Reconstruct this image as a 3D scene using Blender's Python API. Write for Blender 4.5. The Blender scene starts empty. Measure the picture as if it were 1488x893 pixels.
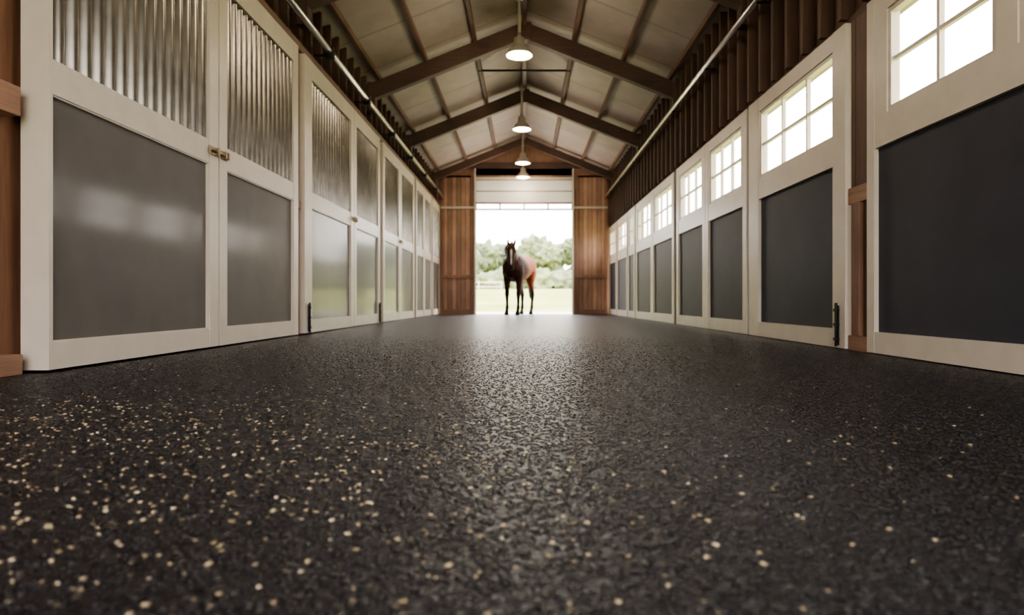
import bpy, bmesh, math, random
from mathutils import Vector, noise, Matrix
random.seed(4)
S = bpy.context.scene
CAMZ = 0.39; W = 2.6; END = 19.8; START = -2.5
def R(r): return CAMZ + W*r

# ------------------------------------------------------------------ materials
def mat(name):
    m = bpy.data.materials.new(name); m.use_nodes = True
    nt = m.node_tree; b = nt.nodes['Principled BSDF']
    return m, nt, b
def N(nt, t, **kw):
    n = nt.nodes.new(t)
    for k, v in kw.items(): setattr(n, k, v)
    return n
def ramp(nt, stops, src=None):
    n = N(nt, 'ShaderNodeValToRGB'); e = n.color_ramp.elements
    while len(e) > 1: e.remove(e[-1])
    e[0].position, e[0].color = stops[0][0], (*stops[0][1], 1)
    for p, c in stops[1:]:
        x = e.new(p); x.color = (*c, 1)
    if src: nt.links.new(src, n.inputs[0])
    return n
def math_(nt, op, a, b=None, clamp=False):
    n = N(nt, 'ShaderNodeMath', operation=op, use_clamp=clamp)
    for i, v in enumerate((a, b)):
        if v is None: continue
        if isinstance(v, (int, float)): n.inputs[i].default_value = v
        else: nt.links.new(v, n.inputs[i])
    return n.outputs[0]
def mixc(nt, f, a, b, mode='MIX'):
    n = N(nt, 'ShaderNodeMix', data_type='RGBA', blend_type=mode)
    if isinstance(f, (int, float)): n.inputs[0].default_value = f
    else: nt.links.new(f, n.inputs[0])
    for i, v in ((6, a), (7, b)):
        if isinstance(v, tuple): n.inputs[i].default_value = (*v, 1)
        else: nt.links.new(v, n.inputs[i])
    return n.outputs[2]
def pos(nt): return N(nt, 'ShaderNodeNewGeometry').outputs['Position']
def objc(nt): return N(nt, 'ShaderNodeTexCoord').outputs['Object']
def mapping(nt, src, sc):
    n = N(nt, 'ShaderNodeMapping'); n.inputs['Scale'].default_value = sc
    nt.links.new(src, n.inputs[0]); return n.outputs[0]
def noise_(nt, src, scale, detail=4, rough=.55):
    n = N(nt, 'ShaderNodeTexNoise'); n.inputs['Scale'].default_value = scale
    n.inputs['Detail'].default_value = detail; n.inputs['Roughness'].default_value = rough
    nt.links.new(src, n.inputs['Vector']); return n.outputs['Fac']
def bump(nt, b, h, strength=.3, dist=.01):
    n = N(nt, 'ShaderNodeBump'); n.inputs['Strength'].default_value = strength
    n.inputs['Distance'].default_value = dist
    nt.links.new(h, n.inputs['Height']); nt.links.new(n.outputs[0], b.inputs['Normal'])

def simple(name, c, rough=.5, metal=0, var=.12, scale=6, bs=0, bscale=60, coat=0, coatr=.1, spec=.5):
    m, nt, b = mat(name)
    p = pos(nt)
    nz = noise_(nt, p, scale)
    lo = tuple(x*(1-var) for x in c); hi = tuple(min(1, x*(1+var)) for x in c)
    r = ramp(nt, [(.3, lo), (.7, hi)], nz)
    nt.links.new(r.outputs[0], b.inputs['Base Color'])
    b.inputs['Roughness'].default_value = rough; b.inputs['Metallic'].default_value = metal
    b.inputs['Coat Weight'].default_value = coat; b.inputs['Coat Roughness'].default_value = coatr
    b.inputs['Specular IOR Level'].default_value = spec
    if bs: bump(nt, b, noise_(nt, p, bscale), bs, .003)
    return m

def wood(name, c1, c2, grain='Z', plank=None, pw=.15, rough=.6):
    m, nt, b = mat(name); p = pos(nt)
    sc = {'X': (1.2, 18, 18), 'Y': (18, 1.2, 18), 'Z': (18, 18, 1.2)}[grain]
    mp = mapping(nt, p, sc)
    g = noise_(nt, mp, 1.5, 6, .65)
    big = noise_(nt, p, 1.3, 2)
    r = ramp(nt, [(.3, c1), (.72, c2)], g)
    col = mixc(nt, .35, r.outputs[0], ramp(nt, [(.3, tuple(x*.55 for x in c1)), (.7, tuple(min(1, x*1.3) for x in c2))], big).outputs[0])
    h = g
    if plank:
        s = N(nt, 'ShaderNodeSeparateXYZ'); nt.links.new(p, s.inputs[0])
        d = math_(nt, 'DIVIDE', s.outputs[plank], pw)
        fl = math_(nt, 'FLOOR', d); fr = math_(nt, 'FRACT', d)
        wn = N(nt, 'ShaderNodeTexWhiteNoise', noise_dimensions='1D'); nt.links.new(fl, wn.inputs['W'])
        v = math_(nt, 'ADD', math_(nt, 'MULTIPLY', wn.outputs[0], .5), .72)
        cv = N(nt, 'ShaderNodeCombineColor')
        for i in range(3): nt.links.new(v, cv.inputs[i])
        col = mixc(nt, 1.0, col, cv.outputs[0], 'MULTIPLY')
        e = math_(nt, 'MULTIPLY', math_(nt, 'MINIMUM', fr, math_(nt, 'SUBTRACT', 1, fr)), 14, True)
        col = mixc(nt, e, (.01, .005, .003), col)
        h = math_(nt, 'ADD', math_(nt, 'MULTIPLY', g, .2), e)
    nt.links.new(col, b.inputs['Base Color']); b.inputs['Roughness'].default_value = rough
    bump(nt, b, h, .35, .006)
    return m

M_white = simple('cream_painted_timber', (.66, .60, .525), .36, 0, .05, 5, .05, 40)
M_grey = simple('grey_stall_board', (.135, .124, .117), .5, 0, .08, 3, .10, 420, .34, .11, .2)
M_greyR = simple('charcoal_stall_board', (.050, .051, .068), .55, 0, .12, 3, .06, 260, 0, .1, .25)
M_galv = simple('galvanised_corrugated_steel', (.31, .295, .265), .27, 1, .22, 4)
M_steel = simple('steel_track', (.6, .59, .57), .28, 1, .08)
M_black = simple('black_iron', (.02, .02, .022), .4, .6, .1)
M_brass = simple('latch_metal', (.35, .28, .2), .35, 1, .1)
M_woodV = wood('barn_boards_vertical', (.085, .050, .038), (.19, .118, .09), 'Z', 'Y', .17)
M_woodL = wood('barn_boards_lit', (.20, .095, .055), (.42, .22, .13), 'Z', 'Y', .17)  # paler copy of the barn boards, with strong light put into the colour
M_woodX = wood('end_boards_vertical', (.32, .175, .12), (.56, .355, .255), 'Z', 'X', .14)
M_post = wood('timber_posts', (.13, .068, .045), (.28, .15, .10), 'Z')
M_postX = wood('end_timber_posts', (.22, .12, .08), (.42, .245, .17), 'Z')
M_stud = wood('wall_studs', (.055, .029, .021), (.13, .071, .05), 'Z')
M_girt = wood('timber_girts', (.22, .12, .08), (.45, .26, .17), 'Y')
M_raft = wood('dark_rafters', (.055, .031, .025), (.13, .073, .055), 'X')
M_purl = wood('purlins', (.13, .073, .053), (.25, .15, .108), 'Y')
M_lamp = simple('lamp_enamel', (.58, .52, .45), .35, .0, .05)

# overhead door: thin translucent fibreglass skin
M_gdoor, nt, b = mat('overhead_door_panel')
out = nt.nodes['Material Output']
b.inputs['Base Color'].default_value = (.62, .59, .55, 1); b.inputs['Roughness'].default_value = .5
tl = N(nt, 'ShaderNodeBsdfTranslucent')
r = ramp(nt, [(.3, (.20, .19, .17)), (.7, (.26, .245, .22))], noise_(nt, pos(nt), 3))
nt.links.new(r.outputs[0], tl.inputs[0])
mx = N(nt, 'ShaderNodeMixShader'); mx.inputs[0].default_value = .3
nt.links.new(b.outputs[0], mx.inputs[1]); nt.links.new(tl.outputs[0], mx.inputs[2]); nt.links.new(mx.outputs[0], out.inputs[0])

# ceiling metal liner
M_ceil, nt, b = mat('ceiling_liner')
p = pos(nt); s = N(nt, 'ShaderNodeSeparateXYZ'); nt.links.new(p, s.inputs[0])
fr = math_(nt, 'FRACT', math_(nt, 'DIVIDE', s.outputs[1], 1.2))
e = math_(nt, 'MULTIPLY', math_(nt, 'MINIMUM', fr, math_(nt, 'SUBTRACT', 1, fr)), 26, True)
base = ramp(nt, [(.3, (.36, .30, .262)), (.7, (.46, .39, .342))], noise_(nt, p, 1.6)).outputs[0]
nt.links.new(mixc(nt, e, (.30, .25, .215), base), b.inputs['Base Color'])
b.inputs['Roughness'].default_value = .6
bump(nt, b, math_(nt, 'ADD', e, noise_(nt, p, 4, 2)), .3, .02)

# rubber floor
M_floor, nt, b = mat('speckled_rubber_floor')
p = pos(nt)
v1 = N(nt, 'ShaderNodeTexVoronoi'); v1.inputs['Scale'].default_value = 120; nt.links.new(p, v1.inputs['Vector'])
v2 = N(nt, 'ShaderNodeTexVoronoi'); v2.inputs['Scale'].default_value = 85; nt.links.new(p, v2.inputs['Vector'])
sc = N(nt, 'ShaderNodeSeparateColor'); nt.links.new(v2.outputs['Color'], sc.inputs[0])
sx = N(nt, 'ShaderNodeSeparateXYZ'); nt.links.new(p, sx.inputs[0])
dens = math_(nt, 'MULTIPLY', math_(nt, 'ADD', sx.outputs[0], -.15), -.06)
dens = math_(nt, 'MAXIMUM', math_(nt, 'MINIMUM', dens, .02), -.03)
dens = math_(nt, 'ADD', dens, math_(nt, 'MULTIPLY', math_(nt, 'SUBTRACT', noise_(nt, p, 5, 2), .5), .08))
thr = math_(nt, 'SUBTRACT', .972, dens)
isf = math_(nt, 'GREATER_THAN', sc.outputs[0], thr)
size = math_(nt, 'ADD', math_(nt, 'MULTIPLY', sc.outputs[1], .26), .16)
near = math_(nt, 'LESS_THAN', v2.outputs['Distance'], size)
fl = math_(nt, 'MULTIPLY', isf, near)
fc = ramp(nt, [(0, (.30, .24, .15)), (.6, (.48, .39, .26)), (1, (.60, .52, .40))], sc.outputs[2]).outputs[0]
s1 = N(nt, 'ShaderNodeSeparateColor'); nt.links.new(v1.outputs['Color'], s1.inputs[0])
gr = ramp(nt, [(0, (.003, .003, .005)), (.75, (.009, .008, .012)), (1, (.030, .028, .035))], s1.outputs[0]).outputs[0]
nt.links.new(mixc(nt, fl, gr, fc), b.inputs['Base Color'])
b.inputs['Roughness'].default_value = .29
b.inputs['Specular IOR Level'].default_value = .45
def dome(v, k): 
    d = math_(nt, 'MULTIPLY', v.outputs['Distance'], k)
    return math_(nt, 'SUBTRACT', 1, math_(nt, 'MULTIPLY', d, d), True)
h = math_(nt, 'MULTIPLY', dome(v1, 1.25), math_(nt, 'ADD', math_(nt, 'MULTIPLY', s1.outputs[1], .9), .25))
h = math_(nt, 'ADD', h, math_(nt, 'MULTIPLY', noise_(nt, p, 45, 3), .8))
bump(nt, b, h, 1.0, .0058)

def granmat(name, stops, rough, spec=.5):
    m, nt, b = mat(name)
    oi = N(nt, 'ShaderNodeObjectInfo')
    r = ramp(nt, stops, oi.outputs['Random'])
    nt.links.new(r.outputs[0], b.inputs['Base Color']); b.inputs['Roughness'].default_value = rough
    b.inputs['Specular IOR Level'].default_value = spec
    return m
M_gb = granmat('black_rubber_crumb', [(0, (.004, .004, .006)), (.75, (.010, .010, .014)), (.92, (.030, .028, .032)), (1, (.07, .064, .062))], .26, .55)  # lightest few are greyed to imitate glints on the black rubber
M_gt = granmat('tan_rubber_crumb', [(0, (.26, .20, .12)), (.6, (.52, .42, .27)), (1, (.72, .63, .47))], .45)

# glass
M_glass, nt, b = mat('window_glass')
out = nt.nodes['Material Output']; nt.nodes.remove(b)
tr = N(nt, 'ShaderNodeBsdfTransparent'); gl = N(nt, 'ShaderNodeBsdfGlossy'); gl.inputs['Roughness'].default_value = .03
mx = N(nt, 'ShaderNodeMixShader'); mx.inputs[0].default_value = .06
nt.links.new(tr.outputs[0], mx.inputs[1]); nt.links.new(gl.outputs[0], mx.inputs[2]); nt.links.new(mx.outputs[0], out.inputs[0])

def emis(name, c, st):
    m, nt, b = mat(name); b.inputs['Base Color'].default_value = (*c, 1)
    b.inputs['Emission Color'].default_value = (*c, 1); b.inputs['Emission Strength'].default_value = st
    return m
M_bulb = emis('warm_bulb', (1, .84, .62), 22)

# ------------------------------------------------------------------ mesh builder
class MB:
    def __init__(s): s.bm = bmesh.new(); s.mats = []
    def mi(s, m):
        if m not in s.mats: s.mats.append(m)
        return s.mats.index(m)
    def box(s, x0, x1, y0, y1, z0, z1, m):
        i = s.mi(m); V = [s.bm.verts.new((x, y, z)) for x in (x0, x1) for y in (y0, y1) for z in (z0, z1)]
        for q in ((0,1,3,2),(4,6,7,5),(0,4,5,1),(2,3,7,6),(0,2,6,4),(1,5,7,3)):
            f = s.bm.faces.new([V[k] for k in q]); f.material_index = i
    def beam(s, a, b, w, h, m, up=Vector((0,0,1))):
        a, b = Vector(a), Vector(b); t = (b-a).normalized(); l = t.cross(up).normalized(); u = l.cross(t)
        i = s.mi(m); V = []
        for p in (a, b):
            for sx, sy in ((-1,-1),(1,-1),(1,1),(-1,1)): V.append(s.bm.verts.new(p + l*sx*w/2 + u*sy*h/2))
        for q in ((3,2,1,0),(4,5,6,7),(0,1,5,4),(1,2,6,5),(2,3,7,6),(3,0,4,7)):
            f = s.bm.faces.new([V[k] for k in q]); f.material_index = i
    def tube(s, pts, rad, m, n=12):
        i = s.mi(m); pts = [Vector(p) for p in pts]; rings = []
        for k, p in enumerate(pts):
            t = (pts[min(k+1, len(pts)-1)] - pts[max(k-1, 0)]).normalized()
            l = t.cross(Vector((0, 0, 1)) if abs(t.z) < .9 else Vector((0, 1, 0))).normalized(); u = l.cross(t)
            r = rad[k] if isinstance(rad, (list, tuple)) else rad
            rings.append([s.bm.verts.new(p + (l*math.cos(a)+u*math.sin(a))*r) for a in [2*math.pi*j/n for j in range(n)]])
        for a, c in zip(rings, rings[1:]):
            for j in range(n):
                f = s.bm.faces.new((a[j], a[(j+1)%n], c[(j+1)%n], c[j])); f.material_index = i; f.smooth = True
        for r in (rings[0], rings[-1][::-1]):
            f = s.bm.faces.new(r); f.material_index = i
    def lathe(s, c, prof, m, n=32, close=False):
        i = s.mi(m); rings = []
        for r, z in prof:
            rings.append([s.bm.verts.new((c[0]+r*math.cos(2*math.pi*j/n), c[1]+r*math.sin(2*math.pi*j/n), c[2]+z)) for j in range(n)])
        for a, d in zip(rings, rings[1:]):
            for j in range(n):
                f = s.bm.faces.new((a[j], a[(j+1)%n], d[(j+1)%n], d[j])); f.material_index = i; f.smooth = True
        if close:
            for r in (rings[0], rings[-1]):
                f = s.bm.faces.new(r); f.material_index = i
    def blob(s, c, r, m, sub=3, amp=.3, fq=1.5, sq=(1,1,1)):
        i = s.mi(m); res = bmesh.ops.create_icosphere(s.bm, subdivisions=sub, radius=1)
        for v in res['verts']:
            d = v.co.copy(); q = d*fq + Vector(c)*1.7
            k = 1 + amp*noise.noise(q) + amp*.6*noise.noise(q*2.7) + amp*.4*noise.noise(q*6.5)
            v.co = Vector(c) + Vector((d.x*sq[0], d.y*sq[1], d.z*sq[2]))*r*k
        for f in {f for v in res['verts'] for f in v.link_faces}: f.material_index = i; f.smooth = True
    def obj(s, name, bevel=0, parent=None):
        bmesh.ops.recalc_face_normals(s.bm, faces=s.bm.faces)
        vs = s.bm.verts
        lo = Vector([min(v.co[k] for v in vs) for k in range(3)]); hi = Vector([max(v.co[k] for v in vs) for k in range(3)])
        c = (lo+hi)/2
        for v in vs: v.co -= c
        me = bpy.data.meshes.new(name); s.bm.to_mesh(me); s.bm.free()
        for m in s.mats: me.materials.append(m)
        o = bpy.data.objects.new(name, me); S.collection.objects.link(o); o.location = c
        if bevel:
            md = o.modifiers.new('bevel', 'BEVEL'); md.width = bevel; md.segments = 2; md.limit_method = 'ANGLE'
        if parent:
            o.parent = parent; o.location = c - parent.location
        return o
def empty(name, loc):
    e = bpy.data.objects.new(name, None); e.location = loc; S.collection.objects.link(e); return e

# ------------------------------------------------------------------ shell
EAVE = R(1.50); RIDGE = R(1.90)
m = MB(); m.box(-2.95, 2.95, START, END+.155, -.1, 0, M_floor); FLOOR = m.obj('floor')

# rubber crumb standing proud of the mat surface (real geometry, instanced)
def granule(name, seed, mt, fz):
    bm = bmesh.new(); bmesh.ops.create_icosphere(bm, subdivisions=2, radius=1)
    for v in bm.verts:
        k = 1 + .5*noise.noise(v.co*1.3 + Vector((seed*7.1, 0, 0))) + .22*noise.noise(v.co*3+Vector((seed*3.3, 5, 0)))
        v.co = Vector((v.co.x, v.co.y*.8, v.co.z*fz))*k
    for f in bm.faces: f.smooth = True
    me = bpy.data.meshes.new(name); bm.to_mesh(me); bm.free(); me.materials.append(mt)
    o = bpy.data.objects.new(name, me); return o
ccol = bpy.data.collections.new('crumb_shapes_black'); tcol = bpy.data.collections.new('crumb_shapes_tan')
for i in range(5): ccol.objects.link(granule('black_crumb', i+1, M_gb, .34))
for i in range(5): tcol.objects.link(granule('tan_crumb', i+11, M_gt, .34))
NX, NY = 26, 60; X0, X1, Y0, Y1 = -2.58, 2.58, .2, 12.2
bm = bmesh.new(); g = [[bm.verts.new((X0+(X1-X0)*i/NX, Y0+(Y1-Y0)*j/NY, 0)) for i in range(NX+1)] for j in range(NY+1)]
for j in range(NY):
    for i in range(NX): bm.faces.new((g[j][i], g[j][i+1], g[j+1][i+1], g[j+1][i]))
me = bpy.data.meshes.new('rubber_granules'); bm.to_mesh(me); bm.free()
ad = me.attributes.new('dens', 'FLOAT', 'POINT'); at = me.attributes.new('tan', 'FLOAT', 'POINT')
def sstep(a, b, x):
    t = min(1, max(0, (x-a)/(b-a))); return t*t*(3-2*t)
for v in me.vertices:
    x, y = v.co.x, v.co.y
    ad.data[v.index].value = 1-.999*sstep(1.2, 8, y)**.6
    tx = min(1.1, max(.10, .36 - x*.85)); at.data[v.index].value = (1-.93*sstep(.9, 3.4, y))*(1-sstep(4, 8, y))*tx*(.75+1.3*max(-.5, noise.noise(Vector((x*1.6, y*1.6, 3)))))
go = bpy.data.objects.new('rubber_granules', me); S.collection.objects.link(go); go.parent = FLOOR
go.location = Vector((0, 0, 0)) - FLOOR.location
ng = bpy.data.node_groups.new('scatter_crumb', 'GeometryNodeTree')
ng.interface.new_socket('Geometry', in_out='INPUT', socket_type='NodeSocketGeometry')
ng.interface.new_socket('Geometry', in_out='OUTPUT', socket_type='NodeSocketGeometry')
gi = ng.nodes.new('NodeGroupInput'); gout = ng.nodes.new('NodeGroupOutput'); jn = ng.nodes.new('GeometryNodeJoinGeometry')
def scatter(attr, density, col, smin, smax, seed, z, tilt):
    na = ng.nodes.new('GeometryNodeInputNamedAttribute'); na.data_type = 'FLOAT'; na.inputs['Name'].default_value = attr
    mu = ng.nodes.new('ShaderNodeMath'); mu.operation = 'MULTIPLY'; mu.inputs[1].default_value = density
    ng.links.new(na.outputs[0], mu.inputs[0])
    d = ng.nodes.new('GeometryNodeDistributePointsOnFaces'); d.inputs['Seed'].default_value = seed
    ng.links.new(gi.outputs[0], d.inputs['Mesh']); ng.links.new(mu.outputs[0], d.inputs['Density'])
    sp = ng.nodes.new('GeometryNodeSetPosition'); sp.inputs['Offset'].default_value = (0, 0, z)
    ng.links.new(d.outputs[0], sp.inputs['Geometry'])
    ci = ng.nodes.new('GeometryNodeCollectionInfo'); ci.inputs['Collection'].default_value = col
    ci.inputs['Separate Children'].default_value = True; ci.inputs['Reset Children'].default_value = True
    ip = ng.nodes.new('GeometryNodeInstanceOnPoints'); ip.inputs['Pick Instance'].default_value = True
    rs = ng.nodes.new('FunctionNodeRandomValue'); rs.data_type = 'FLOAT'
    rs.inputs[2].default_value = smin; rs.inputs[3].default_value = smax; rs.inputs['Seed'].default_value = seed+3
    rv = ng.nodes.new('FunctionNodeRandomValue'); rv.data_type = 'FLOAT_VECTOR'; rv.inputs['Seed'].default_value = seed+9
    rv.inputs[0].default_value = (-tilt, -tilt, 0); rv.inputs[1].default_value = (tilt, tilt, 6.28)
    ng.links.new(sp.outputs[0], ip.inputs['Points']); ng.links.new(ci.outputs[0], ip.inputs['Instance'])
    ng.links.new(rs.outputs[1], ip.inputs['Scale']); ng.links.new(rv.outputs[0], ip.inputs['Rotation'])
    ng.links.new(ip.outputs[0], jn.inputs[0])
scatter('dens', 7500, ccol, .0026, .0064, 1, .0002, .20)
scatter('tan', 820, tcol, .0024, .0062, 5, .0012, .2)
ng.links.new(jn.outputs[0], gout.inputs[0])
md = go.modifiers.new('scatter', 'NODES'); md.node_group = ng

# walls
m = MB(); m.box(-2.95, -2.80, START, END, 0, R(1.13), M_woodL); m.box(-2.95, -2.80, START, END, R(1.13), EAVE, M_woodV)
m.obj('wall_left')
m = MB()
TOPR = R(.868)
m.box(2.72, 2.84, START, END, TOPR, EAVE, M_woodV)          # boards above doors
m.box(2.72, 2.84, START, 2.2, 0, TOPR, M_woodV)
m.box(2.705, 2.84, 2.2, END, -.12, .12, M_post)             # board added behind the doors to stop light leaking under them
m.obj('wall_right')

# left timber framing
m = MB()
y = START+.2
while y < END-.1:
    m.box(-2.80, -2.70, y, y+.05, R(1.18), EAVE-.05, M_stud); y += .4
for y in (START+.1, -1.2, 0.2, 1.6, 2.75): m.box(-2.80, -2.70, y, y+.1, 0, R(1.13), M_post)
m.box(-2.79, -2.68, START, 3.42, 0, .11, M_girt)
m.box(-2.79, -2.69, START, 3.42, R(.38), R(.44), M_girt)
m.box(-2.80, -2.64, START, END, R(1.135), R(1.175), M_purl)
for (a, bb) in ((7.38, 7.56), (11.55, 11.75), (15.15, 15.35), (17.95, 18.1)):
    m.box(-2.80, -2.66, a, bb, 0, R(1.135), M_woodL)
    m.box(-2.66, -2.64, a, bb, R(.42), R(.46), M_girt)
m.obj('timber_framing', .004)
# right timber framing
m = MB()
y = START+.2
while y < END-.1:
    m.box(2.60, 2.72, y, y+.055, TOPR+.06, EAVE-.05, M_stud); y += .36
m.box(2.66, 2.72, START, END, TOPR+.01, TOPR+.07, M_raft)
m.box(2.64, 2.76, 4.88, 5.17, 0, TOPR, M_woodV)
m.box(2.615, 2.64, 4.88, 5.17, R(.30), R(.35), M_girt)
m.box(2.615, 2.64, 4.88, 5.17, 0.0, .12, M_girt)
m.box(2.60, 2.64, 4.98, 5.08, .12, R(.30), M_post)
for (a, bb) in ((7.43, 7.49), (10.96, 11.14), (14.96, 15.0+.08), (16.1, 16.2), (18.02, 18.1)):
    m.box(2.62, 2.76, a, bb, 0, TOPR, M_stud)
m.obj('timber_framing', .004)

# end wall
DX0, DX1, DZ = -1.50, 1.48, 4.5
m = MB()
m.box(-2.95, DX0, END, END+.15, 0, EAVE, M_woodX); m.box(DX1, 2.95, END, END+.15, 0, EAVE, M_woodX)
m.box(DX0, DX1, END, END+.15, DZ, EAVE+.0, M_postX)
i = m.mi(M_postX)
for yy in (END, END+.15):
    V = [m.bm.verts.new(c) for c in ((-2.95, yy, EAVE-.06), (2.95, yy, EAVE-.06), (0, yy, RIDGE+.1))]
    f = m.bm.faces.new(V); f.material_index = i
m.obj('wall_end')
m = MB()
for a, bb in ((-2.58, DX0-.06), (DX1+.06, 2.58)):
    m.box(a, bb, END-.04, END, R(1.105), R(1.13), M_white)
    m.box(a, bb, END-.05, END, 1.12, 1.21, M_postX)
    m.box(a, bb, END-.04, END, 0, .15, M_postX)
    for xx in (a+.02, bb-.10): m.box(xx, xx+.09, END-.035, END, .15, DZ-.1, M_postX)
m.box(-2.58, 2.58, END-.06, END, DZ, DZ+.18, M_raft)
m.obj('trim_1', .004)
m = MB()
m.box(DX0-.05, DX0, END-.07, END+.16, 0, DZ, M_white); m.box(DX1, DX1+.05, END-.07, END+.16, 0, DZ, M_white)
m.obj('trim_2', .004)
# overhead door (rolled part way up)
m = MB(); hs = [(3.22, 3.44), (3.45, 3.80), (3.81, 4.15), (4.16, 4.5)]
for k, (a, bb) in enumerate(hs):
    if k == 0:
        m.box(DX0, DX1, END+.02, END+.06, a, a+.05, M_post); m.box(DX0, DX1, END+.02, END+.06, bb-.03, bb, M_post)
        n = 4; w = (DX1-DX0)/n
        for j in range(n+1):
            xc = DX0+j*w; m.box(max(DX0, xc-.025), min(DX1, xc+.025), END+.02, END+.06, a+.05, bb-.03, M_post)
        m.box(DX0, DX1, END+.038, END+.042, a+.05, bb-.03, M_glass)
    else:
        i = m.mi(M_gdoor)
        V = [m.bm.verts.new(c) for c in ((DX0, END+.04, a), (DX1, END+.04, a), (DX1, END+.04, bb), (DX0, END+.04, bb))]
        f = m.bm.faces.new(V); f.material_index = i
        m.box(DX0, DX1, END+.02, END+.038, a-.012, a+.012, M_purl)
m.obj('overhead_door')
# wall behind camera with open doorway
m = MB()
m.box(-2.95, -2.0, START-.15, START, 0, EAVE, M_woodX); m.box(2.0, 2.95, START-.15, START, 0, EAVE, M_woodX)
m.box(-2.0, 2.0, START-.15, START, 3.8, EAVE, M_woodX)
i = m.mi(M_woodX)
f = m.bm.faces.new([m.bm.verts.new(c) for c in ((-2.95, START, EAVE-.02), (2.95, START, EAVE-.02), (0, START, RIDGE+.1))]); f.material_index = i
m.obj('wall_back')

# ceiling / roof, eaves widened to block sun from the right windows
m = MB(); i = m.mi(M_ceil)
sl = (RIDGE-EAVE)/W; ov = 4.25
for sgn in (-1, 1):
    a = [(0, RIDGE), (sgn*ov, RIDGE-sl*ov)]
    V = []
    for th in (0, .08):
        for yy in (START-.3, END+.3):
            for (x, z) in a: V.append(m.bm.verts.new((x, yy, z+th)))
    for q in ((0,1,3,2),(4,6,7,5),(0,4,5,1),(2,3,7,6),(0,2,6,4),(1,5,7,3)):
        f = m.bm.faces.new([V[k] for k in q]); f.material_index = i
m.obj('ceiling')
# purlins
m = MB()
for t in (.33, .66, .97):
    for sgn in (-1, 1):
        x = sgn*t*W; z = RIDGE - sl*abs(x) - .045
        m.box(x-.03, x+.03, START, END, z-.05, z+.04, M_purl)
m.box(-.04, .04, START, END, RIDGE-.16, RIDGE-.02, M_purl)
m.obj('ceiling_purlins')
# rafters
def rafter(y, w=.14, h=.27):
    m = MB()
    for sgn in (-1, 1):
        a = Vector((0, y, RIDGE-.10-h/2)); bb = Vector((sgn*2.70, y, RIDGE-.10-h/2-sl*2.70))
        m.beam(a, bb, w, h, M_raft, Vector((0, 0, 1)))
    m.box(-.12, .12, y-w/2-.012, y+w/2+.012, RIDGE-.12-h*1.05, RIDGE-.10, M_raft)
    for sgn in (-1, 1):
        m.box(min(sgn*2.58, sgn*2.72), max(sgn*2.58, sgn*2.72), y-.08, y+.08, R(1.27), EAVE-.1, M_raft)
    return m.obj('roof_rafter', .006)
for y in (0.6, 4.1, 7.7, 11.15, 14.65): rafter(y)
rafter(18.9, .14, .2)
m = MB(); m.tube([(-.9, 12.5, 4.9), (.9, 12.5, 4.9)], .02, M_black)
for x in (-.88, .88): m.tube([(x, 12.5, 4.88), (x, 12.5, RIDGE-sl*.88)], .012, M_black)
m.obj('tie_rod')

# sliding tracks
m = MB()
zt = R(1.235)
m.tube([(-2.50, START+.1, zt), (-2.50, END-.1, zt)], .042, M_steel, 14)
y = .4
while y < END-.3:
    m.box(-2.70, -2.50, y, y+.05, zt-.055, zt-.042, M_black); m.box(-2.55, -2.45, y-.02, y+.07, zt-.09, zt+.055, M_black)
    y += 1.95
m.obj('sliding_door_track')
m = MB()
m.tube([(2.48, START+.1, zt), (2.48, END-.1, zt)], .038, M_steel, 14)
y = .9
while y < END-.3:
    m.box(2.46, 2.60, y, y+.05, zt-.05, zt-.038, M_black); y += 1.95
m.obj('sliding_door_track')

# ------------------------------------------------------------------ doors left
dn = 0
def left_door(y0, y1, st0=.15, st1=.15, x0=-2.70):
    global dn; dn += 1
    m = MB(); x1 = -2.60; zb, zt_ = .015, R(1.13)
    m.box(x0, x1, y0, y0+st0, zb, zt_, M_white); m.box(x0, x1, y1-st1, y1, zb, zt_, M_white)
    zs = [(zb, .165), (R(.441), R(.515)), (R(1.045), zt_)]
    for a, bb in zs: m.box(x0, x1-.004, y0+st0, y1-st1, a, bb, M_white)
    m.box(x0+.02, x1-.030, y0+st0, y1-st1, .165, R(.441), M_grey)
    for a, bb, c, d in ((y0+st0, y1-st1, .165, .175), (y0+st0, y1-st1, R(.441)-.010, R(.441)), (y0+st0, y0+st0+.010, .175, R(.441)-.010), (y1-st1-.010, y1-st1, .175, R(.441)-.010)):
        m.box(x1-.030, x1-.012, a, bb, c, d, M_white)
    i = m.mi(M_galv); PT = .115; n = int((y1-y0-st0-st1)/PT*16); prev = None
    for k in range(n+1):
        yy = y0+st0+(y1-y0-st0-st1)*k/n
        xx = x1-.052+.032*math.sin((yy-y0)*2*math.pi/PT)
        cur = (m.bm.verts.new((xx, yy, R(.515))), m.bm.verts.new((xx, yy, R(1.045))))
        if prev:
            f = m.bm.faces.new((prev[0], cur[0], cur[1], prev[1])); f.material_index = i; f.smooth = True
        prev = cur
    m.box(x0, x0+.01, y0+st0, y1-st1, R(.515), R(1.045), M_stud)
    return m.obj('door_%d' % dn)
left_door(3.50, 5.44, .03, .15, -2.755)
for a, bb, s0, s1_ in [(5.46, 7.36, .14, .14), (7.58, 9.76, .26, .15), (9.78, 11.52, .14, .12), (11.78, 13.4, .15, .15), (13.42, 15.12, .15, .15), (15.38, 16.6, .14, .14), (16.62, 17.92, .14, .14), (18.12, 19.72, .14, .14)]:
    left_door(a, bb, s0, s1_)

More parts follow.
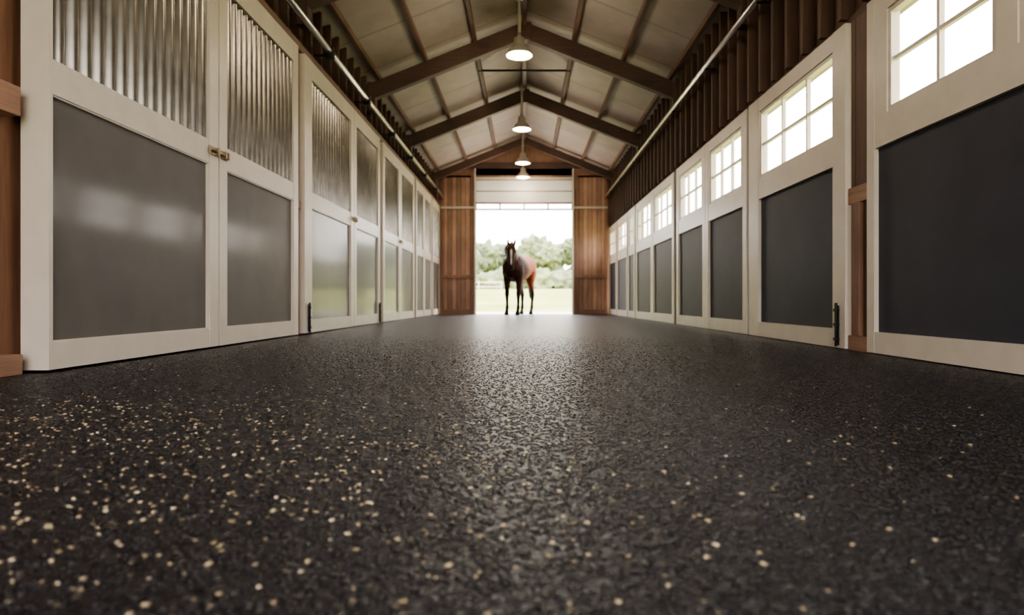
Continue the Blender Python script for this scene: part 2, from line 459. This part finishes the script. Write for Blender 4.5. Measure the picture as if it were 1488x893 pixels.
def latch(y, z, s=1):
    m = MB(); x = -2.60
    m.box(x, x+.012, y-.14*s, y-.03*s, z-.035, z+.035, M_brass); m.box(x, x+.012, y+.03*s, y+.12*s, z-.035, z+.035, M_brass)
    m.tube([(x+.025, y-.15*s, z), (x+.025, y+.11*s, z)], .012, M_brass, 10)
    m.tube([(x+.025, y-.10*s, z), (x+.06, y-.10*s, z+.015), (x+.06, y-.10*s, z-.06)], .008, M_brass, 8)
    for yy in (y-.06*s, y+.05*s, y+.09*s): m.box(x+.010, x+.045, yy-.012, yy+.012, z-.03, z+.03, M_brass)
    m.obj('door_latch', .002)
latch(5.44, R(.483), 1.2); latch(9.77, R(.483), 1); latch(13.41, R(.483), .8)
def drop_bolt(x, y, sg):
    m = MB()
    m.tube([(x+sg*.02, y, .02), (x+sg*.02, y, .38)], .012, M_black, 10)
    for z in (.08, .2, .32): m.box(min(x, x+sg*.035), max(x, x+sg*.035), y-.022, y+.022, z-.012, z+.012, M_black)
    m.box(min(x, x+sg*.01), max(x, x+sg*.01), y-.018, y+.018, .03, .36, M_black)
    m.obj('drop_bolt', .002)
drop_bolt(-2.60, 7.70, 1); drop_bolt(2.60, 5.30, -1)
drop_bolt(-2.60, 11.46, 1)

# ------------------------------------------------------------------ doors right + windows
wn_ = 0
def window(y0, y1, z0, z1, cols, rows=2):
    global wn_; wn_ += 1
    m = MB(); x0, x1 = 2.63, 2.67; f = .035
    m.box(x0-.015, x1, y0, y0+f, z0, z1, M_white); m.box(x0-.015, x1, y1-f, y1, z0, z1, M_white)
    m.box(x0-.015, x1, y0+f, y1-f, z0, z0+f, M_white); m.box(x0-.015, x1, y0+f, y1-f, z1-f, z1, M_white)
    for c in range(1, cols):
        yc = y0+(y1-y0)*c/cols; m.box(x0, x1-.005, yc-.014, yc+.014, z0+f, z1-f, M_white)
    for r in range(1, rows):
        zc = z0+(z1-z0)*r/rows; m.box(x0+.003, x1-.008, y0+f, y1-f, zc-.014, zc+.014, M_white)
    i = m.mi(M_glass)
    fc = m.bm.faces.new([m.bm.verts.new(c) for c in ((x0+.022, y0+f, z0+f), (x0+.022, y1-f, z0+f), (x0+.022, y1-f, z1-f), (x0+.022, y0+f, z1-f))]); fc.material_index = i
    m.obj('window_%d' % wn_)
def right_door(y0, y1, wins, st=.12, st0=None, st1=None):
    global dn; dn += 1
    st0 = st0 or st; st1 = st1 or st
    m = MB(); x0, x1 = 2.60, 2.70; zb, zt_ = .008, TOPR; zw0, zw1 = R(.525), R(.81)
    m.box(x0, x1, y0, y0+st0, zb, zt_, M_white); m.box(x0, x1, y1-st1, y1, zb, zt_, M_white)
    a, bb = y0+st0, y1-st1
    m.box(x0+.004, x1, a, bb, zb, .165, M_white); m.box(x0+.004, x1, a, bb, R(.437), zw0, M_white); m.box(x0+.004, x1, a, bb, zw1, zt_, M_white)
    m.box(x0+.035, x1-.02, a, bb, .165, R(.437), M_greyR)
    ed = [a]+[v for w in wins for v in w[:2]]+[bb]
    for k in range(0, len(ed), 2):
        if ed[k+1]-ed[k] > .01: m.box(x0+.004, x1, ed[k], ed[k+1], zw0, zw1, M_white)
    m.obj('door_%d' % dn)
    for w in wins: window(w[0]+.002, w[1]-.002, zw0+.002, zw1-.002, w[2])
right_door(2.22, 4.86, [(2.32, 3.38, 2), (3.54, 4.60, 2)], .10)
right_door(5.19, 7.42, [(5.40, 7.10, 3)], st0=.21, st1=.30)
for a, bb in ((7.5, 9.2), (9.22, 10.95), (11.15, 13.04), (13.06, 14.95), (15.09, 16.09), (16.21, 18.01), (18.11, 19.7)):
    right_door(a, bb, [(a+.2, bb-.2, 3 if bb-a > 1.2 else 2)], .13)

# ------------------------------------------------------------------ lamps
def lamp(y, z):
    e = empty('pendant_lamp', (0, y, z))
    m = MB(); c = (-.08*10/max(y, 8), y, z)
    m.lathe(c, [(.205, -.11), (.203, -.085), (.188, -.05), (.155, -.005), (.105, .035), (.085, .06), (.082, .16), (.06, .175), (.03, .18), (.03, .24), (.0, .24)], M_lamp)
    m.lathe(c, [(.203, -.108), (.185, -.055), (.15, -.012), (.08, .03), (0, .03)], M_lamp)
    m.obj('shade', 0, e)
    m = MB(); m.lathe(c, [(0, .01), (.11, .0), (.15, -.03), (.16, -.06), (.14, -.095), (.09, -.125), (0, -.135)], M_bulb); m.obj('bulb', 0, e)
    m = MB(); m.tube([(c[0], y, z+.2), (c[0], y, RIDGE-.05)], .028, M_lamp, 10)
    m.lathe((c[0], y, RIDGE-.22), [(.06, 0), (.06, .05), (.02, .07)], M_lamp, 20, True)
    m.obj('stem', 0, e)
    l = bpy.data.lights.new('lamp_light', 'POINT'); l.energy = 40; l.color = (1, .85, .65); l.shadow_soft_size = .12
    o = bpy.data.objects.new('lamp_light', l); S.collection.objects.link(o); o.parent = e; o.location = (c[0], 0, -.28)
for y, z in ((3.2, 4.34), (6.5, 4.34), (10.0, 4.34), (14.3, 4.34), (17.6, 4.3), (19.2, 4.22)): lamp(y, z)

# ------------------------------------------------------------------ outside
M_grass, nt, b = mat('meadow_grass'); p = pos(nt)
r = ramp(nt, [(.3, (.24, .28, .08)), (.55, (.34, .37, .13)), (.75, (.44, .44, .19))], noise_(nt, p, .25, 6))
nt.links.new(r.outputs[0], b.inputs['Base Color']); b.inputs['Roughness'].default_value = .9
b.inputs['Specular IOR Level'].default_value = .1
bump(nt, b, noise_(nt, p, 20, 4), .4, .05)
def leaf(name, a, c):
    M, nt, b = mat(name); p = pos(nt)
    r = ramp(nt, [(.30, tuple(x*.7 for x in a)), (.5, a), (.68, c)], noise_(nt, p, 1.2, 6, .6))
    nt.links.new(r.outputs[0], b.inputs['Base Color']); b.inputs['Roughness'].default_value = .9
    b.inputs['Specular IOR Level'].default_value = .1
    bump(nt, b, noise_(nt, p, 3, 6), .7, .3); return M
M_leaf = [leaf('foliage_a', (.22, .26, .16), (.31, .345, .22)), leaf('foliage_b', (.18, .225, .145), (.26, .30, .20)), leaf('foliage_c', (.26, .30, .17), (.37, .395, .23))]  # pale, greyed greens: outdoor haze is mixed into the leaf colours
M_bark = simple('bark', (.10, .08, .05), .9)
M_conc = simple('pale_concrete', (.62, .60, .56), .7, 0, .08, 2, .2, 30)
def gz(y):
    if y < 26: return -.12
    if y > 60: return 1.5
    t = (y-26)/34; return -.12 + 1.62*t*t*(3-2*t)
bm = bmesh.new(); ys = [-40, 0, 20, 24, 26] + [26+i*2 for i in range(1, 18)] + [65, 90, 200]
xs = [-120, -60, -30, -15, 0, 15, 30, 60, 120]; g = [[bm.verts.new((x, y, gz(y)+(.0 if y < 30 else .12*noise.noise(Vector((x*.1, y*.1, 0)))))) for x in xs] for y in ys]
for a, c in zip(g, g[1:]):
    for j in range(len(xs)-1):
        f = bm.faces.new((a[j], a[j+1], c[j+1], c[j])); f.smooth = True
me = bpy.data.meshes.new('grass_field'); bm.to_mesh(me); bm.free(); me.materials.append(M_grass)
o = bpy.data.objects.new('grass_field', me); S.collection.objects.link(o)
m = MB(); m.box(-3.5, 3.5, END+.157, 24.5, -.12, -.001, M_conc); m.obj('concrete_apron')

def tree(x, y, h, w, k):
    m = MB(); z = gz(y); ml = M_leaf[k % 3]
    m.tube([(x, y, z-.2), (x+.1, y, z+h*.3), (x-.05, y, z+h*.6)], [.28, .2, .1], M_bark, 10)
    for _ in range(11):
        a = random.uniform(0, 6.28); rr = random.uniform(.1, .55)*w; zz = z + h*random.uniform(.26, .78)
        m.blob((x+rr*math.cos(a), y+rr*math.sin(a)*.6, zz), w*random.uniform(.2, .36), ml, 4, .6, 2.2, (1, 1, .85))
    m.blob((x, y, z+h*.78), w*.34, ml, 4, .6, 2.2, (1, 1, .8))
    m.obj('deciduous_tree')
k = 0
for x in range(-30, 31, 4):
    h = 5.0 + 1.2*math.sin(x*.9) + random.uniform(-.5, .7)
    if 1 < x < 8: h = 6.6
    if -8 < x < -1: h = 5.6
    tree(x+random.uniform(-1, 1), 70+random.uniform(-3, 4), h, 4.2, k); k += 1
m = MB()
for x in range(-32, 33, 2):
    m.blob((x+random.uniform(-.5, .5), 63+random.uniform(-1, 1), gz(63)+.7), 1.5*random.uniform(.75, 1.15), M_leaf[2 if (x//2) % 2 else 0], 4, .5, 2.2, (1.1, .8, .8))
m.obj('hedge')
m = MB(); yf = 56; zf = gz(yf)
for x in range(-30, 0, 2):
    m.box(x-.06, x+.06, yf-.06, yf+.06, zf-.2, zf+.75, M_white)
for z in (.25, .65): m.box(-30, -2, yf-.09, yf-.06, zf+z-.05, zf+z+.05, M_white)
m.obj('paddock_fence')

# ------------------------------------------------------------------ horse
M_horse, nt, b = mat('bay_coat'); p = objc(nt)
s = N(nt, 'ShaderNodeSeparateXYZ'); nt.links.new(p, s.inputs[0])
nz = noise_(nt, p, 7, 4)
body = ramp(nt, [(.3, (.19, .042, .010)), (.7, (.28, .070, .018))], nz).outputs[0]
dark = ramp(nt, [(.3, (.036, .013, .009)), (.7, (.075, .027, .015))], nz).outputs[0]
fx = math_(nt, 'MULTIPLY', math_(nt, 'SUBTRACT', math_(nt, 'ADD', s.outputs[0], math_(nt, 'MULTIPLY', nz, .2)), .05), 2.5, True)
c = mixc(nt, fx, body, dark)  # coat darkens towards the front: sunlit rump and shaded forehand painted in
fz = math_(nt, 'MULTIPLY', math_(nt, 'SUBTRACT', math_(nt, 'ADD', .75, math_(nt, 'MULTIPLY', nz, .1)), s.outputs[2]), 5, True)
c = mixc(nt, fz, c, (.014, .010, .009))
nt.links.new(c, b.inputs['Base Color']); b.inputs['Roughness'].default_value = .6
b.inputs['Specular IOR Level'].default_value = .2
M_hair = simple('black_horsehair', (.012, .009, .008), .6, 0, .2, 30, .4, 60)
M_eye = simple('dark_eye', (.004, .003, .003), .08)
M_blaze = simple('white_hair', (.7, .65, .6), .7)
def loft(bm, secs, lat=Vector((0, 1, 0)), n=16, mi=0):
    rings = []
    P = [Vector(q[0]) for q in secs]
    for k, (pt, rl, ro) in enumerate(secs):
        t = (P[min(k+1, len(P)-1)]-P[max(k-1, 0)]).normalized()
        l = (lat - t*lat.dot(t)).normalized(); o = l.cross(t)
        rings.append([bm.verts.new(Vector(pt)+l*rl*math.cos(a)+o*ro*math.sin(a)) for a in [2*math.pi*j/n for j in range(n)]])
    for a, c in zip(rings, rings[1:]):
        for j in range(n):
            f = bm.faces.new((a[j], a[(j+1) % n], c[(j+1) % n], c[j])); f.smooth = True; f.material_index = mi
    bm.faces.new(rings[0]); bm.faces.new(rings[-1])
def mk(name, bm, mats, parent, mods=None):
    bmesh.ops.recalc_face_normals(bm, faces=bm.faces)
    me = bpy.data.meshes.new(name); bm.to_mesh(me); bm.free()
    for q in mats: me.materials.append(q)
    o = bpy.data.objects.new(name, me); S.collection.objects.link(o); o.parent = parent; return o
TH = math.radians(19)
HO = empty('horse', (-.16, 19.3, 0))
HO.rotation_euler = (0, 0, math.atan2(-math.cos(TH), -math.sin(TH)))
HO.scale = (1.13, 1.13, 1.13)
bm = bmesh.new()
loft(bm, [((-.84,0,1.28),.08,.12), ((-.78,0,1.28),.19,.22), ((-.66,0,1.29),.27,.28), ((-.5,0,1.29),.31,.31), ((-.3,0,1.26),.30,.31), ((-.1,0,1.22),.30,.32),
          ((.12,0,1.20),.31,.35), ((.32,0,1.23),.29,.38), ((.48,0,1.24),.27,.38), ((.62,0,1.21),.25,.31), ((.73,0,1.18),.20,.22), ((.79,0,1.18),.1,.12)], n=24)
yaw = math.radians(19); lat = Vector((-math.sin(yaw), math.cos(yaw), 0))
fw = Vector((math.cos(yaw), math.sin(yaw), 0)); PO = Vector((1.06, .17, 1.725))
NL = Vector((-.15, 1, 0)).normalized()
loft(bm, [((.36,0,1.27),.19,.30), ((.54,.01,1.38),.18,.28), ((.68,.04,1.48),.155,.24), ((.80,.08,1.57),.13,.20), ((.91,.12,1.65),.11,.16), ((1.0,.15,1.70),.095,.125), (tuple(PO+fw*.04+Vector((0,0,.01))),.08,.09)], NL)
def hd(f, z, l=0): return tuple(PO + fw*f*.85 + lat*l + Vector((0, 0, z)))
loft(bm, [(hd(-.02,.04),.06,.05), (hd(.03,.01),.095,.10), (hd(.08,-.06),.118,.13), (hd(.12,-.14),.124,.14), (hd(.16,-.22),.102,.125), (hd(.20,-.32),.076,.095), (hd(.23,-.43),.066,.078), (hd(.25,-.52),.072,.07), (hd(.265,-.575),.066,.058), (hd(.27,-.61),.04,.035)], lat, 18)
for sg in (-1, 1):
    loft(bm, [(hd(.0,.0,.06*sg),.038,.03), (hd(.01,.07,.078*sg),.040,.026), (hd(.015,.13,.09*sg),.032,.02), (hd(.02,.20,.08*sg),.01,.01)], lat, 10)
    loft(bm, [(hd(.0,-.10,.05*sg),.045,.07), (hd(.03,-.2,.05*sg),.05,.08), (hd(.08,-.30,.04*sg),.035,.05)], lat, 10)
    loft(bm, [(hd(.16,-.10,.08*sg),.02,.03), (hd(.18,-.13,.088*sg),.035,.03), (hd(.18,-.17,.07*sg),.02,.03)], lat, 8)
def leg(front, sg, dx=0):
    y = .165*sg
    if front:
        q = [((.46,y*.95,1.28),.12,.19), ((.47,y,1.1),.125,.17), ((.46,y,.95),.10,.13), ((.48,y,.80),.078,.088), ((.50,y,.64),.060,.062), ((.51,y,.54),.062,.060), ((.515,y,.47),.050,.048), ((.512,y,.36),.038,.040), ((.512,y,.26),.040,.042), ((.515,y,.20),.050,.050), ((.54,y,.13),.041,.040), ((.56,y,.085),.052,.052), ((.575,y,.05),.060,.062), ((.59,y,.0),.066,.07)]
    else:
        q = [((-.5,y*.9,1.30),.15,.24), ((-.48,y,1.12),.16,.24), ((-.46,y,.97),.135,.19), ((-.52,y,.83),.09,.125), ((-.61,y,.70),.066,.085), ((-.69,y,.60),.058,.075), ((-.72,y,.53),.055,.065), ((-.71,y,.44),.046,.052), ((-.70,y,.34),.040,.043), ((-.695,y,.25),.042,.045), ((-.69,y,.20),.050,.052), ((-.665,y,.13),.042,.042), ((-.645,y,.085),.052,.052), ((-.63,y,.05),.059,.062), ((-.62,y,.0),.064,.068)]
    q = [((a[0]+dx*max(0, 1.1-a[2]), a[1], a[2]), r1, r2) for a, r1, r2 in q]
    loft(bm, q, Vector((0, 1, 0)), 14)
leg(True, 1, .02); leg(True, -1, -.06); leg(False, 1, .12); leg(False, -1, -.05)
o = mk('body', bm, [M_horse], HO)
md = o.modifiers.new('remesh', 'REMESH'); md.mode = 'VOXEL'; md.voxel_size = .014; md.use_smooth_shade = True
md = o.modifiers.new('smooth', 'SMOOTH'); md.factor = .5; md.iterations = 4
bm = bmesh.new()
loft(bm, [((.28,0,1.60),.02,.03), ((.44,.0,1.64),.03,.06), ((.58,.02,1.69),.035,.07), ((.70,.05,1.73),.035,.07), ((.82,.09,1.78),.035,.07), ((.93,.13,1.82),.035,.05), (hd(.03,.07),.03,.04)], NL, 10)
loft(bm, [((.36,-.09,1.58),.02,.06), ((.55,-.15,1.52),.02,.12), ((.72,-.12,1.60),.02,.13), ((.86,-.04,1.67),.02,.10), ((.97,.05,1.74),.02,.05)], Vector((-.1,1,.4)).normalized(), 10)
loft(bm, [(hd(.0,.08),.03,.025), (hd(.08,.05),.04,.025), (hd(.17,-.02),.035,.018), (hd(.23,-.09),.012,.01)], lat, 10)
mk('mane', bm, [M_hair], HO)
bm = bmesh.new()
loft(bm, [((-.80,0,1.46),.03,.03), ((-.88,0,1.42),.04,.04), ((-.93,0,1.25),.055,.055), ((-.95,0,1.0),.075,.07), ((-.95,0,.75),.07,.06), ((-.94,0,.55),.045,.04), ((-.93,0,.42),.01,.01)], n=12)
mk('tail', bm, [M_hair], HO)
bm = bmesh.new()
for sg in (-1, 1):
    r_ = bmesh.ops.create_uvsphere(bm, u_segments=12, v_segments=8, radius=.026)
    for v in r_['verts']: v.co += Vector(hd(.19, -.135, .098*sg))
mk('eyes', bm, [M_eye], HO)
bm = bmesh.new()
loft(bm, [(hd(.275,-.08),.004,.01), (hd(.315,-.14),.030,.012), (hd(.33,-.2),.028,.012), (hd(.335,-.3),.02,.012), (hd(.345,-.42),.02,.01), (hd(.35,-.48),.004,.01)], lat, 10)
mk('blaze', bm, [M_blaze], HO)

# ------------------------------------------------------------------ light
w = bpy.data.worlds.new('sky'); S.world = w; w.use_nodes = True; nt = w.node_tree
bg = nt.nodes['Background']
tc = N(nt, 'ShaderNodeTexCoord'); sp = N(nt, 'ShaderNodeSeparateXYZ'); nt.links.new(tc.outputs['Generated'], sp.inputs[0])
r = ramp(nt, [(0, (1, .93, .86)), (.25, (1, .94, .89)), (1, (.92, .91, 1))], sp.outputs[2])
nt.links.new(r.outputs[0], bg.inputs[0]); bg.inputs[1].default_value = 9.3
sn = bpy.data.lights.new('sun', 'SUN'); sn.energy = 8; sn.angle = math.radians(4); sn.color = (1, .85, .66)
so = bpy.data.objects.new('sun', sn); S.collection.objects.link(so)
az, el = math.radians(62), math.radians(52)
d = Vector((-math.sin(az)*math.cos(el), -math.cos(az)*math.cos(el), -math.sin(el)))
so.rotation_euler = d.to_track_quat('-Z', 'Y').to_euler(); so.location = (10, 30, 15)
try: S.view_settings.look = 'AgX - Medium High Contrast'
except Exception as ex: print(ex)

# ------------------------------------------------------------------ camera
cam = bpy.data.cameras.new('camera'); co = bpy.data.objects.new('camera', cam); S.collection.objects.link(co)
co.location = (0, 0, CAMZ); co.rotation_euler = (math.pi/2, 0, 0)
cam.sensor_width = 36; cam.lens = 930/1488*36; cam.shift_x = -18/1488; cam.shift_y = -8.5/1488
cam.clip_start = .05; cam.clip_end = 500
cam.dof.use_dof = True; cam.dof.focus_distance = 3.2; cam.dof.aperture_fstop = 2.1
S.camera = co
